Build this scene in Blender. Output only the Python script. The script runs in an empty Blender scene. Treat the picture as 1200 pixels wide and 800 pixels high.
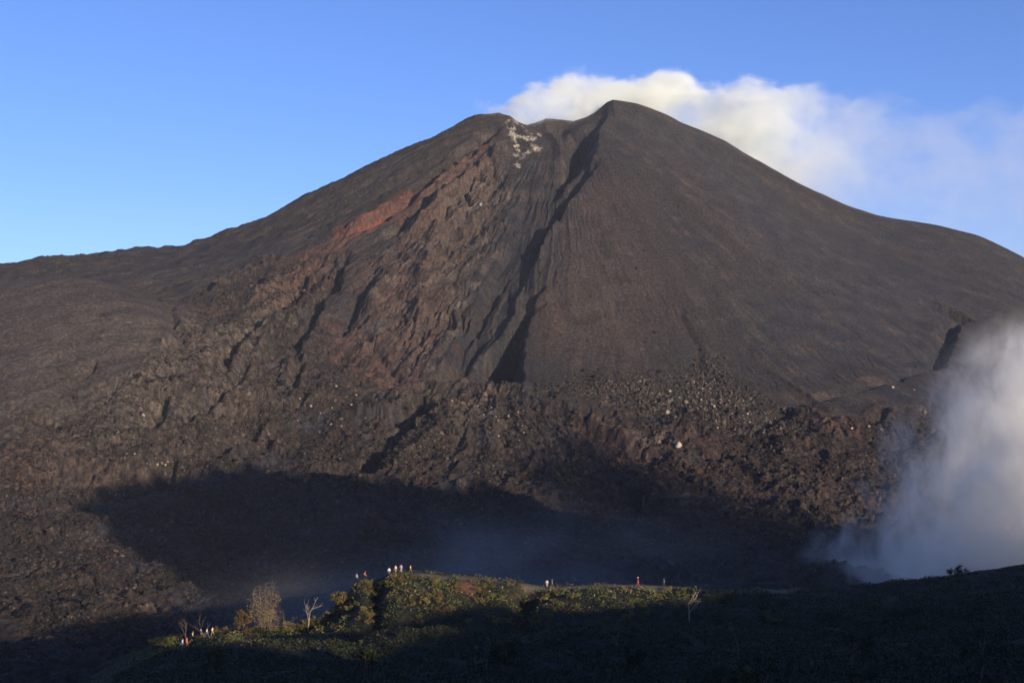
import bpy, math, random
import numpy as np

F = 1400.0                      # focal length in pixels of the 1200 px wide photograph
SUN_A = math.radians(38)        # sun stands behind the camera, 38 deg to its right
SUN_E = math.radians(12.5)
rng = np.random.default_rng(7); rng2 = np.random.default_rng(8)
random.seed(7)
sc = bpy.context.scene

# ------------------------------------------------------------------ noise
_P = rng.permutation(512).astype(np.int64)
_P = np.concatenate([_P, _P])
_A = rng.random(512) * 2 * np.pi
_GX, _GY = np.cos(_A), np.sin(_A)

def perlin(x, y, seed=0):
    x = np.asarray(x, float); y = np.asarray(y, float)
    xi = np.floor(x).astype(np.int64); yi = np.floor(y).astype(np.int64)
    xf = x - xi; yf = y - yi
    u = xf * xf * xf * (xf * (xf * 6 - 15) + 10); v = yf * yf * yf * (yf * (yf * 6 - 15) + 10)
    xi0 = (xi + seed * 37) & 511; xi1 = (xi0 + 1) & 511
    yi0 = (yi + seed * 91) & 511; yi1 = (yi0 + 1) & 511
    def g(ix, iy, dx, dy):
        h = _P[_P[ix] + iy]
        return _GX[h] * dx + _GY[h] * dy
    a = g(xi0, yi0, xf, yf); b = g(xi1, yi0, xf - 1, yf)
    c = g(xi0, yi1, xf, yf - 1); d = g(xi1, yi1, xf - 1, yf - 1)
    ab = a + u * (b - a); cd = c + u * (d - c)
    return (ab + v * (cd - ab)) * 1.5

def fbm(x, y, n=4, seed=0, gain=0.5, lac=2.03):
    s = 0; a = 1.0; f = 1.0
    for i in range(n):
        s = s + a * perlin(x * f, y * f, seed + i * 3); a *= gain; f *= lac
    return s

def ridged(x, y, n=4, seed=0, gain=0.5, lac=2.07):
    s = 0; a = 1.0; f = 1.0; w = 1.0
    for i in range(n):
        r = 1 - np.abs(perlin(x * f, y * f, seed + i * 5)) * 1.6
        r = np.clip(r, 0, 1) ** 2
        s = s + a * r * w; w = np.clip(r * 1.5, 0, 1); a *= gain; f *= lac
    return s

def sstep(a, b, x):
    t = np.clip((x - a) / (b - a), 0, 1)
    return t * t * (3 - 2 * t)

def smax(a, b, k):
    h = np.clip(0.5 + 0.5 * (a - b) / k, 0, 1)
    return b + (a - b) * h + k * h * (1 - h)

# ------------------------------------------------------------------ volcano base surface
CX, CY = 70.0, 1750.0
R_T = np.array([0, 60, 100, 140, 200, 250, 300, 360, 420, 480, 540, 600, 660, 720, 800, 900, 1050, 1300, 1700, 2400], float)
def prof(pts):
    p = np.array(pts, float)
    return np.interp(R_T, p[:, 0], p[:, 1])
PROF = [  # angle (deg), profile
 (-180, prof([(0,322),(120,336),(155,322),(195,299),(320,240),(445,172),(500,150),(545,137),(614,131),(660,128),(695,121),(757,121),(800,110),(1000,70),(1300,-20),(1700,-120),(2400,-150)])),
 (-157, prof([(0,322),(100,326),(160,296),(300,205),(430,130),(520,100),(600,82),(700,68),(800,40),(900,0),(1050,-70),(1300,-130),(2400,-150)])),
 (-135, prof([(0,322),(80,316),(150,268),(300,165),(450,88),(600,18),(700,-22),(800,-60),(900,-95),(1050,-125),(1300,-138),(2400,-145)])),
 (-112, prof([(0,322),(60,312),(150,246),(300,142),(450,48),(560,-12),(650,-60),(750,-100),(850,-125),(960,-138),(1300,-142),(2400,-145)])),
 (-90,  prof([(0,322),(60,312),(150,250),(300,145),(450,47),(560,-22),(600,-38),(680,-78),(750,-112),(850,-134),(950,-141),(1300,-142),(2400,-145)])),
 (-68,  prof([(0,322),(60,330),(150,270),(300,162),(450,60),(560,-8),(610,-36),(700,-66),(780,-98),(880,-126),(1000,-140),(2400,-145)])),
 (-45,  prof([(0,322),(60,342),(150,285),(300,178),(450,76),(560,14),(640,-22),(720,-52),(820,-90),(920,-120),(1100,-140),(2400,-145)])),
 (-22,  prof([(0,322),(77,352),(140,316),(300,206),(420,128),(520,92),(620,56),(700,10),(800,-45),(950,-100),(1100,-135),(2400,-148)])),
 (0,    prof([(0,322),(77,352),(130,342),(180,319),(242,292),(305,255),(367,221),(430,192),(480,178),(555,169),(617,150),(680,112),(760,70),(1000,-40),(1300,-120),(2400,-150)])),
 (45,   prof([(0,322),(80,345),(300,190),(600,0),(900,-110),(2400,-150)])),
 (90,   prof([(0,322),(60,318),(300,170),(600,0),(900,-120),(2400,-150)])),
 (135,  prof([(0,322),(100,316),(300,180),(600,40),(900,-60),(1300,-120),(2400,-150)])),
]
_ang = np.array([a for a, _ in PROF] + [180.0])
_tab = np.array([p for _, p in PROF] + [PROF[0][1]])
# periodic fine table, cubic in angle and smoothed in radius
RF = np.arange(0, 2401, 8.0)
TF = np.arange(-180, 181, 2.0)
def _build():
    t1 = np.array([np.interp(RF, R_T, row) for row in _tab])
    k = np.exp(-0.5 * (np.arange(-6, 7) / 2.2) ** 2); k /= k.sum()
    t1 = np.array([np.convolve(np.pad(r, 6, mode='edge'), k, 'valid') for r in t1])
    a = np.concatenate([_ang[:-1] - 360, _ang[:-1], _ang[:-1] + 360, [540]]); t = np.concatenate([t1[:-1], t1[:-1], t1[:-1], t1[:1]])
    out = np.zeros((len(TF), len(RF)))
    for i, th in enumerate(TF):        # Catmull-Rom on uneven knots (Hermite)
        j = np.searchsorted(a, th, 'right') - 1
        h = a[j + 1] - a[j]; s = (th - a[j]) / h
        m0 = (t[j + 1] - t[j - 1]) / (a[j + 1] - a[j - 1]) * h
        m1 = (t[j + 2] - t[j]) / (a[j + 2] - a[j]) * h
        out[i] = ((2*s**3 - 3*s**2 + 1) * t[j] + (s**3 - 2*s**2 + s) * m0 + (-2*s**3 + 3*s**2) * t[j + 1] + (s**3 - s**2) * m1)
    return out
_FT = _build()
def bilin(tab, fi, fj):
    i = np.clip(np.floor(fi).astype(int), 0, tab.shape[0] - 2); j = np.clip(np.floor(fj).astype(int), 0, tab.shape[1] - 2)
    a = np.clip(fi - i, 0, 1); b = np.clip(fj - j, 0, 1)
    return (tab[i, j] * (1-a) * (1-b) + tab[i+1, j] * a * (1-b) + tab[i, j+1] * (1-a) * b + tab[i+1, j+1] * a * b)

def cone(x, y):
    dx, dy = x - CX, y - CY
    r = np.hypot(dx, dy); th = np.degrees(np.arctan2(dy, dx))
    return bilin(_FT, (th + 180) / 2.0, np.clip(r, 0, 2399) / 8.0)

_c = [(500,160,1750),(530,147,1750),(545,139,1750),(556,133,1750),(570,131,1748),(585,129.5,1745),(598,132,1742),(606,138,1742),(618,143,1748),(628,142,1752),(640,138,1752),(655,140,1754),(672,142,1756),(688,137,1752),(697,132,1750),(704,126,1748),(711,120,1745),(718,117,1742),(730,118.5,1742),(745,121,1744),(760,126,1748),(780,134,1750),(800,144,1750),(825,154,1750),(850,166,1750),(900,195,1750),(950,222,1750),(1000,246,1750)]
CREST = np.array([((a - 600) / F * d, (400 - b) / F * d, d) for a, b, d in _c])

def base(x, y):
    z = cone(x, y)
    # smooth ash-covered hill in front of the left shoulder
    dx = (x + 500) ; dy = (y - 1335)
    rr = np.hypot(np.where(dx > 0, dx / 1.25, dx / 2.2), np.where(dy < 0, dy, dy / 1.4))
    h = 74 - 0.56 * np.sqrt(rr ** 2 + 60 ** 2) + 0.56 * 55
    h = np.where(dx < 0, h + np.clip(dx, -260, 0) * 0.02, h)
    z = smax(z, h, 14)
    z = z - 13 * np.exp(-((x - CX - 30) ** 2 + (y - CY) ** 2) / 190 ** 2)
    # summit crest line and the rim of the vent
    ci = np.interp(x, CREST[:, 0], CREST[:, 1])
    off = np.interp(x, CREST[:, 0], CREST[:, 2])
    dd = np.abs(y - off)
    zc = ci - .66 * (np.sqrt(dd ** 2 + 16) - 4) - dd ** 2 / 260
    e = sstep(-140, -60, x) * sstep(560, 380, x)
    z = np.where(e > 0, z + (smax(z, zc, 2.5) - z) * e, z)
    return z

def raycast(px, py, fn=None, d0=420.0, d1=2300.0):
    fn = fn or base
    d = np.arange(d0, d1, 2.0)
    x = (px - 600) / F * d; zr = (400 - py) / F * d
    g = fn(x, d) - zr
    k = np.where(g > 0)[0]
    if len(k) == 0:
        k = [int(np.argmax(g))]
    d = d[k[0]]
    return np.array([(px - 600) / F * d, d])

def poly(pts):
    return np.array([raycast(a, b) for a, b in pts])

def pdist(P, x, y):
    """distance to polyline, signed side (+ = right in the picture), 0..1 parameter along it"""
    best = np.full(x.shape, 1e18); side = np.zeros(x.shape); tt = np.zeros(x.shape)
    seg = np.hypot(*(P[1:] - P[:-1]).T); cum = np.concatenate([[0], np.cumsum(seg)])
    for i in range(len(P) - 1):
        ax, ay = P[i]; ex, ey = P[i + 1] - P[i]
        L2 = ex * ex + ey * ey + 1e-9
        t = np.clip(((x - ax) * ex + (y - ay) * ey) / L2, 0, 1)
        qx = x - ax - t * ex; qy = y - ay - t * ey
        d2 = qx * qx + qy * qy
        m = d2 < best
        best = np.where(m, d2, best)
        side = np.where(m, np.sign(ex * qy - ey * qx), side)
        tt = np.where(m, (cum[i] + t * seg[i]) / cum[-1], tt)
    return np.sqrt(best), side, tt

def near(P, x, y, reach):
    lo = P.min(0) - reach; hi = P.max(0) + reach
    return np.where((x > lo[0]) & (x < hi[0]) & (y > lo[1]) & (y < hi[1]))[0]

def inpoly(P, x, y):
    """signed distance to closed polygon, positive inside"""
    Q = np.vstack([P, P[:1]])
    d, _, _ = pdist(Q, x, y)
    ins = np.zeros(x.shape, bool)
    for i in range(len(P)):
        x1, y1 = Q[i]; x2, y2 = Q[i + 1]
        c = ((y1 > y) != (y2 > y)) & (x < (x2 - x1) * (y - y1) / (y2 - y1 + 1e-12) + x1)
        ins ^= c
    return np.where(ins, d, -d)

# features: kind, points in photograph pixels laid on the base surface, then sizes in metres
FEAT = [
 # kind, pts, width, depth/height
 ('gully', [(588,140),(560,168),(530,190),(500,215),(470,240),(435,262),(405,276),(375,288)], 17, 25),
 ('gully', [(548,200),(520,222),(500,238),(478,256),(452,276)], 13, 19),
 ('ridge', [(575,150),(545,178),(520,205),(490,225),(455,240),(420,262),(380,290)], 14, 11),
 ('ridge', [(600,160),(570,192),(540,215),(500,252),(470,280)], 17, 13),
 ('gully', [(540,168),(500,190),(460,215),(420,238),(380,252),(330,262)], 13, 11),
 ('gully', [(505,178),(460,200),(410,226),(350,250)], 12, 8),
 ('ridge', [(520,250),(500,290),(492,340),(486,400),(480,436)], 20, 9),
 ('ridge', [(470,300),(440,340),(425,380)], 18, 8),
 ('gully', [(450,300),(430,330),(412,365),(400,392)], 14, 8),
 ('gully', [(440,190),(400,208),(350,232),(290,262)], 12, 6),
 ('gully', [(360,262),(310,272),(250,285)], 12, 6),
 ('gully', [(556,205),(548,222),(552,240)], 7, 9),
 ('gully', [(572,178),(578,196),(592,214)], 8, 9),
 ('gully', [(640,350),(622,362),(600,386)], 6, 6),
 ('ridge', [(655,255),(640,280),(632,300)], 8, 6),
 ('gully', [(676,148),(682,165),(672,182),(655,200),(645,222)], 20, 16),
 ('gully', [(700,185),(682,208),(664,232),(646,256),(630,285)], 13, 10),
 ('ridge', [(640,148),(655,165),(664,185),(660,205)], 12, 5),
 # upper nose of the right face and its cliff
 ('step', [(718,119),(705,150),(700,180),(682,210),(664,240),(645,268),(636,292),(630,318),(626,345),(625,372),(616,400),(609,425),(606,446)], 12, 15, 120),
 ('gully', [(634,330),(624,350),(618,375),(600,400),(580,418)], 10, 9),
 ('ridge', [(640,285),(622,312),(607,345),(592,378),(568,402),(552,420),(538,438)], 10, 9),
 ('bowl', [(600,372),(612,378),(610,446),(565,444),(528,436),(556,410)], 12, 34),
 ('step', [(500,452),(513,462),(512,476),(494,492),(476,512),(456,530),(444,545),(436,560)], 8, 19, 60),
 ('gully', [(250,560),(150,564),(80,566),(20,572)], 24, 17),
 ('step', [(345,440),(330,462),(318,470)], 5, 8, 30),
 ('step', [(398,292),(400,320),(380,350),(362,378),(352,400)], 6, 9, 40),
 ('step', [(362,318),(345,342),(330,360),(300,382),(280,402),(262,425)], 5, 9, 35),
 ('step', [(318,492),(300,505),(270,520),(244,542)], 5, 9, 30),
 ('step', [(232,520),(214,540),(196,560)], 5, 8, 30),
 ('step', [(202,458),(196,480),(186,500)], 5, 8, 26),
 ('step', [(760,585),(752,600),(748,612)], 5, 8, 30),
 ('step', [(1140,372),(1122,392),(1112,415),(1104,436)], 6, 10, 34),
 ('step', [(965,470),(935,478),(905,498)], 6, 9, 34),
 ('bowl', [(668,148),(692,142),(690,165),(672,196),(655,210),(660,180)], 14, 20),
 # trough of the central lava flow
 ('step', [(606,210),(606,250),(588,290),(566,322),(556,350),(540,385),(520,430)], 10, -9, -60),
 ('gully', [(600,300),(580,330),(556,370),(536,410),(518,440)], 8, 5),
 ('gully', [(575,372),(552,402),(532,424),(510,444)], 9, 9),
 ('gully', [(498,380),(488,410),(480,436)], 7, 5),
 ('gully', [(545,230),(524,244),(512,258)], 6, 5),
 ('gully', [(563,186),(560,200),(568,212)], 6, 6),
 # left lava
 ('gully', [(412,290),(398,310),(396,330),(376,352),(366,372),(350,395)], 11, 12),
 ('gully', [(385,292),(360,318),(342,345),(328,360),(300,380),(280,400),(264,425),(244,440)], 10, 12),
 ('gully', [(350,395),(352,420),(342,450),(330,470)], 9, 8),
 ('gully', [(395,300),(374,318),(352,335)], 7, 6),
 ('ridge', [(400,295),(370,335),(340,365),(310,392)], 12, 5),
 ('gully', [(410,284),(360,300),(300,312),(250,330),(222,350)], 14, 5),
 ('gully', [(200,355),(206,380),(222,405)], 10, 6),
 ('ridge', [(330,320),(290,360),(262,395),(235,430)], 26, 7),
 ('gully', [(115,422),(100,438),(78,452)], 7, 7),
 ('gully', [(186,462),(190,480),(180,500)], 9, 10),
 ('gully', [(300,400),(286,425),(270,455),(240,480),(200,492)], 10, 7),
 ('gully', [(308,495),(285,510),(262,520),(240,540)], 9, 10),
 ('gully', [(370,455),(352,470),(340,480)], 9, 8),
 ('gully', [(330,500),(312,512),(300,520)], 10, 9),
 ('gully', [(430,385),(446,410),(462,430),(480,445)], 8, 5),
 # foot of the cone
 ('step', [(400,395),(430,418),(470,440),(520,447),(560,452),(612,452),(650,476),(700,500),(750,522),(795,540),(850,560)], 9, 4, 50),
 ('gully', [(640,470),(690,498),(740,520),(790,536)], 8, 5),
 # chasm
 ('gully', [(508,462),(498,480),(480,494),(468,510)], 16, 10),
 ('gully', [(470,505),(448,520),(434,535),(425,556)], 16, 10),
 ('ridge', [(520,470),(530,490),(508,512),(478,530),(450,555)], 22, 9),
 ('gully', [(700,560),(735,572),(750,590),(748,606)], 7, 6),
 ('gully', [(560,455),(540,462),(500,458)], 10, 6),
 # right side lava and scars
 ('gully', [(1076,350),(1100,358),(1125,368),(1142,378)], 10, 9),
 ('gully', [(1118,372),(1112,392),(1104,412),(1100,430)], 14, 7),
 ('gully', [(1100,428),(1060,440),(1020,452),(990,462),(950,470)], 10, 5),
 ('gully', [(1045,478),(1020,492),(1000,500)], 8, 6),
 ('ridge', [(1010,498),(980,505),(940,520),(900,530)], 22, 7),
 ('gully', [(930,478),(905,492),(890,500)], 14, 7),
 ('gully', [(862,500),(900,512),(950,515)], 10, 5),
 ('gully', [(795,360),(812,400),(826,440)], 12, 2.5),
]
_FP = [(f[0], poly(f[1])) + tuple(f[2:]) for f in FEAT]

# colour regions: points in photograph pixels, half width (m), colour, strength
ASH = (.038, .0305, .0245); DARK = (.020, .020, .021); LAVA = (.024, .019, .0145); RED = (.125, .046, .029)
RUST = (.080, .043, .030); TAN = (.090, .070, .048); BLUE = (.030, .030, .033); OLIVE = (.048, .042, .028)
PAINT = [
 ([(478,230),(455,240),(432,254),(408,268)], 12, RED, 1.0), ([(470,246),(440,262),(400,284),(360,296)], 9, RED, .6), ([(500,214),(480,228)], 7, RED, .5),
 ([(560,175),(530,205),(500,225),(470,238)], 14, RUST, .8),
 ([(555,195),(530,225),(505,250),(480,270)], 22, RUST, .5),
 ([(590,220),(560,240),(530,262)], 30, TAN, .5),
 ([(520,290),(530,330),(545,300),(570,280)], 24, TAN, .5),
 ([(400,285),(375,300),(350,325),(330,350)], 26, RUST, .5),
 ([(395,375),(410,400),(430,420),(440,432)], 16, RUST, .9),
 ([(465,310),(462,350),(470,400),(478,430)], 24, RUST, .45),
 ([(700,215),(690,240)], 16, RUST, .6),
 ([(690,370),(660,380),(720,385)], 30, RUST, .4),
 ([(650,330),(642,360),(650,400)], 16, RUST, .45),
 ([(648,215),(622,270),(596,318),(565,365),(535,415)], 42, DARK, 1.0), ([(690,190),(668,225)], 14, DARK, .8),
 ([(625,190),(615,230),(605,270)], 30, DARK, .55),
 ([(450,300),(430,330),(410,350)], 30, DARK, .7),
 ([(740,200),(760,280),(800,360),(840,440)], 60, DARK, .28),
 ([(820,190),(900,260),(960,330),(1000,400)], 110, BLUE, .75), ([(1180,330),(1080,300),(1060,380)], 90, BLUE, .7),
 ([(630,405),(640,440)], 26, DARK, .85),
 ([(545,442),(556,440)], 12, RUST, .9),
 ([(160,465),(168,480)], 20, TAN, .85),
 ([(240,430),(200,450),(180,470)], 30, TAN, .5),
 ([(320,345),(300,370),(270,400)], 26, TAN, .55),
 ([(700,505),(740,525),(790,520)], 20, RUST, .55),
 ([(500,490),(540,470),(560,500)], 40, TAN, .35),
 ([(775,520),(765,515)], 12, TAN, .7),
 ([(990,500),(980,504)], 14, RUST, .9),
 ([(880,545),(960,555),(1030,570)], 60, RUST, .18),
 ([(60,340),(140,370),(190,410)], 95, (.070, .054, .041), .95), ([(30,400),(60,470)], 90, (.062, .049, .038), .85),
 ([(300,300),(250,315),(180,320)], 45, BLUE, .5),
 ([(1090,390),(1110,420)], 30, DARK, .8),
 ([(20,560),(60,520),(120,560)], 30, RUST, .25),
 ([(0,545),(10,552)], 14, RUST, .8),
 ([(680,330),(700,420),(760,440)], 60, OLIVE, .45),
 ([(700,240),(720,320),(690,400)], 55, (.066, .046, .034), .6), ([(780,180),(860,270),(900,330)], 30, (.050, .034, .028), .4),
 ([(520,260),(500,320),(485,390),(475,430)], 34, (.085, .052, .036), .6), ([(560,200),(550,250)], 26, (.078, .054, .040), .6),
 ([(440,300),(420,330)], 20, RUST, .35), ([(350,310),(320,340)], 24, RUST, .4), ([(800,320),(830,400)], 22, (.046, .034, .028), .4),
]
SULF = [ ([(600,146),(612,160),(610,176)], 7), ([(618,158),(628,168)], 6), ([(601,150),(606,170)], 3), ([(560,232),(566,240)], 1.5),  # pale crust of the vent
 ([(596,138),(604,150),(598,158)], 4), ([(606,142),(618,152),(624,164)], 4), ([(632,150),(628,158)], 3),
 ([(604,164),(603,168)], 2.2), ([(590,166),(591,168)], 1.8), ([(605,185),(612,192)], 2.2), ([(630,176),(634,178)], 2),
]
_PP = [(poly(p), w, np.array(c), s) for p, w, c, s in PAINT]
_SP = [(poly(p), w) for p, w in SULF]
_FIELD = poly([(-60,560),(0,500),(80,470),(170,430),(205,380),(225,345),(300,305),(395,290),(400,330),(380,375),(430,425),(520,445),(612,450),(700,485),(800,478),(900,470),(1000,480),(1100,470),(1260,500)])
_FIELD = np.vstack([_FIELD, [[900, 420], [-900, 420]]])
_ROCKY = poly([(560,150),(600,180),(600,260),(570,310),(550,360),(520,440),(440,430),(400,380),(440,300),(490,240)])

def mountain(x, y):
    """height and surface colour of the volcano and its lava field"""
    shp = x.shape; x = x.ravel(); y = y.ravel()
    z = base(x, y)
    wx = fbm(x / 40, y / 40, 3, 11) * 9; wy = fbm(x / 40, y / 40, 3, 21) * 9
    wx += fbm(x / 9, y / 9, 2, 31) * 2.2; wy += fbm(x / 9, y / 9, 2, 41) * 2.2
    xw, yw = x + wx, y + wy
    xw2, yw2 = x + wx * .45, y + wy * .45
    fd = inpoly(_FIELD, xw, yw)
    field = sstep(-14, 14, fd)
    rocky = sstep(-10, 16, inpoly(_ROCKY, xw, yw))
    dz = np.zeros_like(z); shade = np.zeros_like(z)
    for f in _FP:
        kind, P, w = f[0], f[1], f[2]; h = f[3]
        reach = w * 3 if kind in ('gully', 'ridge') else 260
        k = near(P, x, y, reach)
        if len(k) == 0: continue
        if kind == 'bowl':
            d = inpoly(P, xw2[k], yw2[k])
            dz[k] -= h * sstep(-w * .4, w, d); continue
        d, s, t = pdist(P, xw2[k], yw2[k])
        ends = sstep(0, .12, t) * sstep(1.0, .88, t)
        sd = d * s
        if kind == 'gully':      # steep wall on its right, gentler on its left
            q = np.where(sd > 0, sd / (w * .62), -sd / (w * 1.25))
            dz[k] -= h * ends * np.clip(1 - q, 0, 1) ** 1.1 * (1 + .25 * perlin(x[k] / 15, y[k] / 15, 5))
        elif kind == 'ridge':
            q = np.where(sd > 0, sd / (w * 1.2), -sd / (w * .8))
            dz[k] += h * ends * np.clip(1 - q, 0, 1) ** 1.2
        elif kind == 'step':
            L = f[4]; e = sstep(0, .06, t) * sstep(1.0, .94, t)
            if L > 0:            # ground left of the line lies lower
                dz[k] -= h * e * sstep(0, w, -sd) * np.exp(-np.clip(-sd, 0, None) / L)
            else:                # ground right of the line lies lower
                dz[k] += h * e * sstep(0, w, sd) * np.exp(np.clip(sd, 0, None) / L)
    z = z + np.where(dz < 0, dz * (1.1 + .25 * field), dz)
    # radial rills on the cone
    dx, dy = x - CX, y - CY
    r = np.hypot(dx, dy); th = np.arctan2(dy, dx)
    tw = th + fbm(x / 160, y / 160, 3, 51) * .022 + fbm(x / 22, y / 22, 2, 55) * .003
    amp = sstep(40, 200, r) * (1 - field)
    var = sstep(-.5, .7, fbm(x / 140, y / 140, 3, 57))
    left = sstep(60, -60, x - (y - 1150) * .22 + 10)
    left = left * (1 - .75 * np.exp(-((x + 480) / 210) ** 2 - ((y - 1290) / 170) ** 2))      # the ash hill is smooth
    rill = ridged(tw * 17, r / 420, 4, 61, .6)
    rill2 = fbm(tw * 60, r / 160, 4, 71, .65)
    z += amp * (rill - .8) * (.5 + 1.6 * var) * (.14 + 1.0 * left + .9 * rocky)
    z += amp * rill2 * (.2 + .7 * var) * (.22 + .8 * left + .7 * rocky)
    ero = ridged(tw * 34 + fbm(x / 30, y / 30, 2, 58) * .35, r / 120, 4, 59, .6)
    z -= amp * (ero - .5) ** 2 * (.5 + 3.0 * rocky + 1.4 * left) * (.3 + var)
    z += amp * (fbm(x / 55, y / 75, 3, 75, .5) * (1.0 + 2.2 * left + 2.5 * rocky) + (ridged(xw / 38, yw / 52, 4, 77, .55) - .6) * (1.2 * left + 3.2 * rocky))
    # rough lava
    big = fbm(x / 95, y / 95, 3, 81)
    bl = 1 - np.abs(fbm(xw / 32, yw / 28, 3, 91, .5)) * 1.7
    cr = ridged(xw / 17, yw / 14, 3, 101, .5)
    blk = fbm(x / 6.5, y / 6.5, 2, 111, .5)
    rough = field * (.55 + .75 * sstep(-.5, .6, big)) + rocky * .38
    rough *= 1 - .8 * sstep(520, 440, y)
    fx, fy = x - 0, y - 1230
    fr = np.hypot(fx, fy); ft = np.arctan2(fx, -fy) + fbm(x / 90, y / 90, 3, 85) * .10
    flow = ridged(ft * 7.5, fr / 260, 3, 87, .6)
    hum = fbm(x / 62, y / 50, 4, 89, .55)
    z += field * ((flow - .8) * 3.0 + hum * 3.6)
    calm = .35 + .65 * sstep(-.3, .35, fbm(x / 70, y / 55, 3, 95))
    z += rough * (bl * 1.5 * calm + (cr - .7) * 1.3 * calm + blk * .7) + big * field * 4.5
    rub = 1 - np.abs(perlin(x / 6.5, y / 5.5, 97)) * 2.2
    z += rough * np.clip(rub, 0, 1) * .9
    fine = perlin(x / 3.4, y / 3.4, 121)
    z += fine * (.14 + .25 * rough)
    lf = field * sstep(60, -60, x) * sstep(1040, 1120, y)
    z += lf * (ridged((x * .78 - y * .62) / 62 + fbm(x / 80, y / 80, 2, 143) * .5, (x * .62 + y * .78) / 210, 3, 145, .55) - .7) * 6.5
    # clefts : sharp pits in the lava
    pit = sstep(.30, .62, fbm(xw / 21, yw / 15, 3, 131, .6)) * field
    z -= pit * 3.2
    # smooth bumps of the left shoulder silhouette
    sh = sstep(-350, -450, x) * sstep(1600, 1700, y)
    z += sh * (fbm(x / 45, y / 60, 3, 141) * 4)
    b = np.exp(-(((x + 690) / 16) ** 2 + ((y - 1745) / 40) ** 2)); z += b * 6
    b = np.exp(-(((x + 540) / 22) ** 2 + ((y - 1745) / 40) ** 2)); z += b * 4

    # ---------------- colour
    n = len(x)
    col = np.empty((n, 3))
    m1 = fbm(x / 150, y / 150, 4, 151); m2 = fbm(tw * 40, r / 200, 4, 161, .6); m3 = fbm(x / 24, y / 24, 4, 171, .6)
    col[:] = ASH
    def mix(c, a):
        nonlocal col
        col = col + (np.asarray(c)[None, :] - col) * np.clip(a, 0, 1)[:, None]
    mix(DARK, sstep(-.1, .6, m1 * .6 + m2 * .5) * .8)
    mix(RUST, sstep(.35, .9, m3 * .5 + m2 * .6) * .35)
    mix(LAVA, field * .85)
    mix(RUST, field * sstep(.1, .8, fbm(x / 60, y / 60, 4, 181, .6)) * .20)
    mix(BLUE, field * sstep(.1, .7, fbm(x / 48, y / 48, 4, 191, .6)) * .5)
    mix(TAN, rocky * sstep(-.1, .7, m3) * .45)
    streak = fbm(tw * 58, r / 520, 4, 163, .6); fan_ = fbm(tw * 13, r / 700, 3, 167)
    col *= (1 + (1 - field) * (.13 * streak + .24 * fan_ + .16 * m1))[:, None]
    mix(TAN, (1 - field) * sstep(.3, .9, streak + m3 * .5) * .18)
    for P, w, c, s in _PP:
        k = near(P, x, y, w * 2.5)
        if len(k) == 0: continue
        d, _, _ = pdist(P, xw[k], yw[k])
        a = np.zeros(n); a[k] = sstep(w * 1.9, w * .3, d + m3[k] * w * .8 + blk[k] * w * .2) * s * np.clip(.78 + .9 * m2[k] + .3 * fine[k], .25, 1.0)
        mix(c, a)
    # gullies keep darker, fresher rock ; pale broken stone in the lava
    sp = perlin(x / 1.9, y / 1.9, 201)
    st = sstep(.0, .6, fbm(x / 70, y / 70, 3, 211) + .2)
    mix(TAN, (field * .8 + rocky * .4) * st * sstep(.35, .6, sp) * .75)
    rocks = poly([(640,455),(700,440),(790,445),(830,420),(860,440),(900,470),(960,500),(930,520),(860,510),(780,490)])
    rk = sstep(-20, 25, inpoly(rocks, xw, yw))
    mix((.15, .12, .08), rk * sstep(.30, .55, sp) * .8)
    z += rk * np.clip(perlin(x / 3.0, y / 3.0, 221), 0, 1) * 3.0
    for P, w in _SP:
        k = near(P, x, y, w * 5)
        if len(k) == 0: continue
        d, _, _ = pdist(P, x[k] + wx[k] * .8, y[k] + wy[k] * .8)
        a = np.zeros(n); a[k] = sstep(w * 1.7, w * .7, d)
        mix((.40, .34, .24), a * .58 * sstep(-.25, .45, m3 * .8 + blk * .5 + sp * .25))
        z[k] += a[k] * sp[k] * 2
    grain = rng2.random(n)
    col *= ((1 + .5 * blk * (.3 + field) + .35 * fine + .25 * m3) * (.72 + .56 * grain ** 1.5))[:, None]
    return z.reshape(shp), np.clip(col, .01, .9).reshape(shp + (3,))

# ------------------------------------------------------------------ helpers
def link(o, parent=None):
    sc.collection.objects.link(o)
    if parent: o.parent = parent
    return o

def tag(o, label=None, cat=None, group=None, kind=None):
    if label: o['label'] = label
    if cat: o['category'] = cat
    if group: o['group'] = group
    if kind: o['kind'] = kind
    return o

def mesh_np(name, V, Fc, mat=None, col=None, smooth=True):
    """Fc: (n,4) or (n,3) array"""
    me = bpy.data.meshes.new(name)
    V = np.asarray(V, np.float32); Fc = np.asarray(Fc, np.int32)
    me.vertices.add(len(V)); me.vertices.foreach_set('co', V.ravel())
    n, k = Fc.shape
    me.loops.add(n * k); me.loops.foreach_set('vertex_index', Fc.ravel())
    me.polygons.add(n); me.polygons.foreach_set('loop_start', np.arange(0, n * k, k, dtype=np.int32))
    me.polygons.foreach_set('loop_total', np.full(n, k, np.int32))
    if smooth: me.polygons.foreach_set('use_smooth', np.ones(n, bool))
    me.update(calc_edges=True)
    if col is not None:
        ca = me.color_attributes.new('tint', 'FLOAT_COLOR', 'POINT')
        c = np.ones((len(V), 4), np.float32); c[:, :3] = col
        ca.data.foreach_set('color', c.ravel())
    if mat: me.materials.append(mat)
    return me

def grid_faces(ny, nx):
    i = np.arange(ny * nx).reshape(ny, nx)
    return np.stack([i[:-1, :-1], i[:-1, 1:], i[1:, 1:], i[1:, :-1]], -1).reshape(-1, 4)

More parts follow.
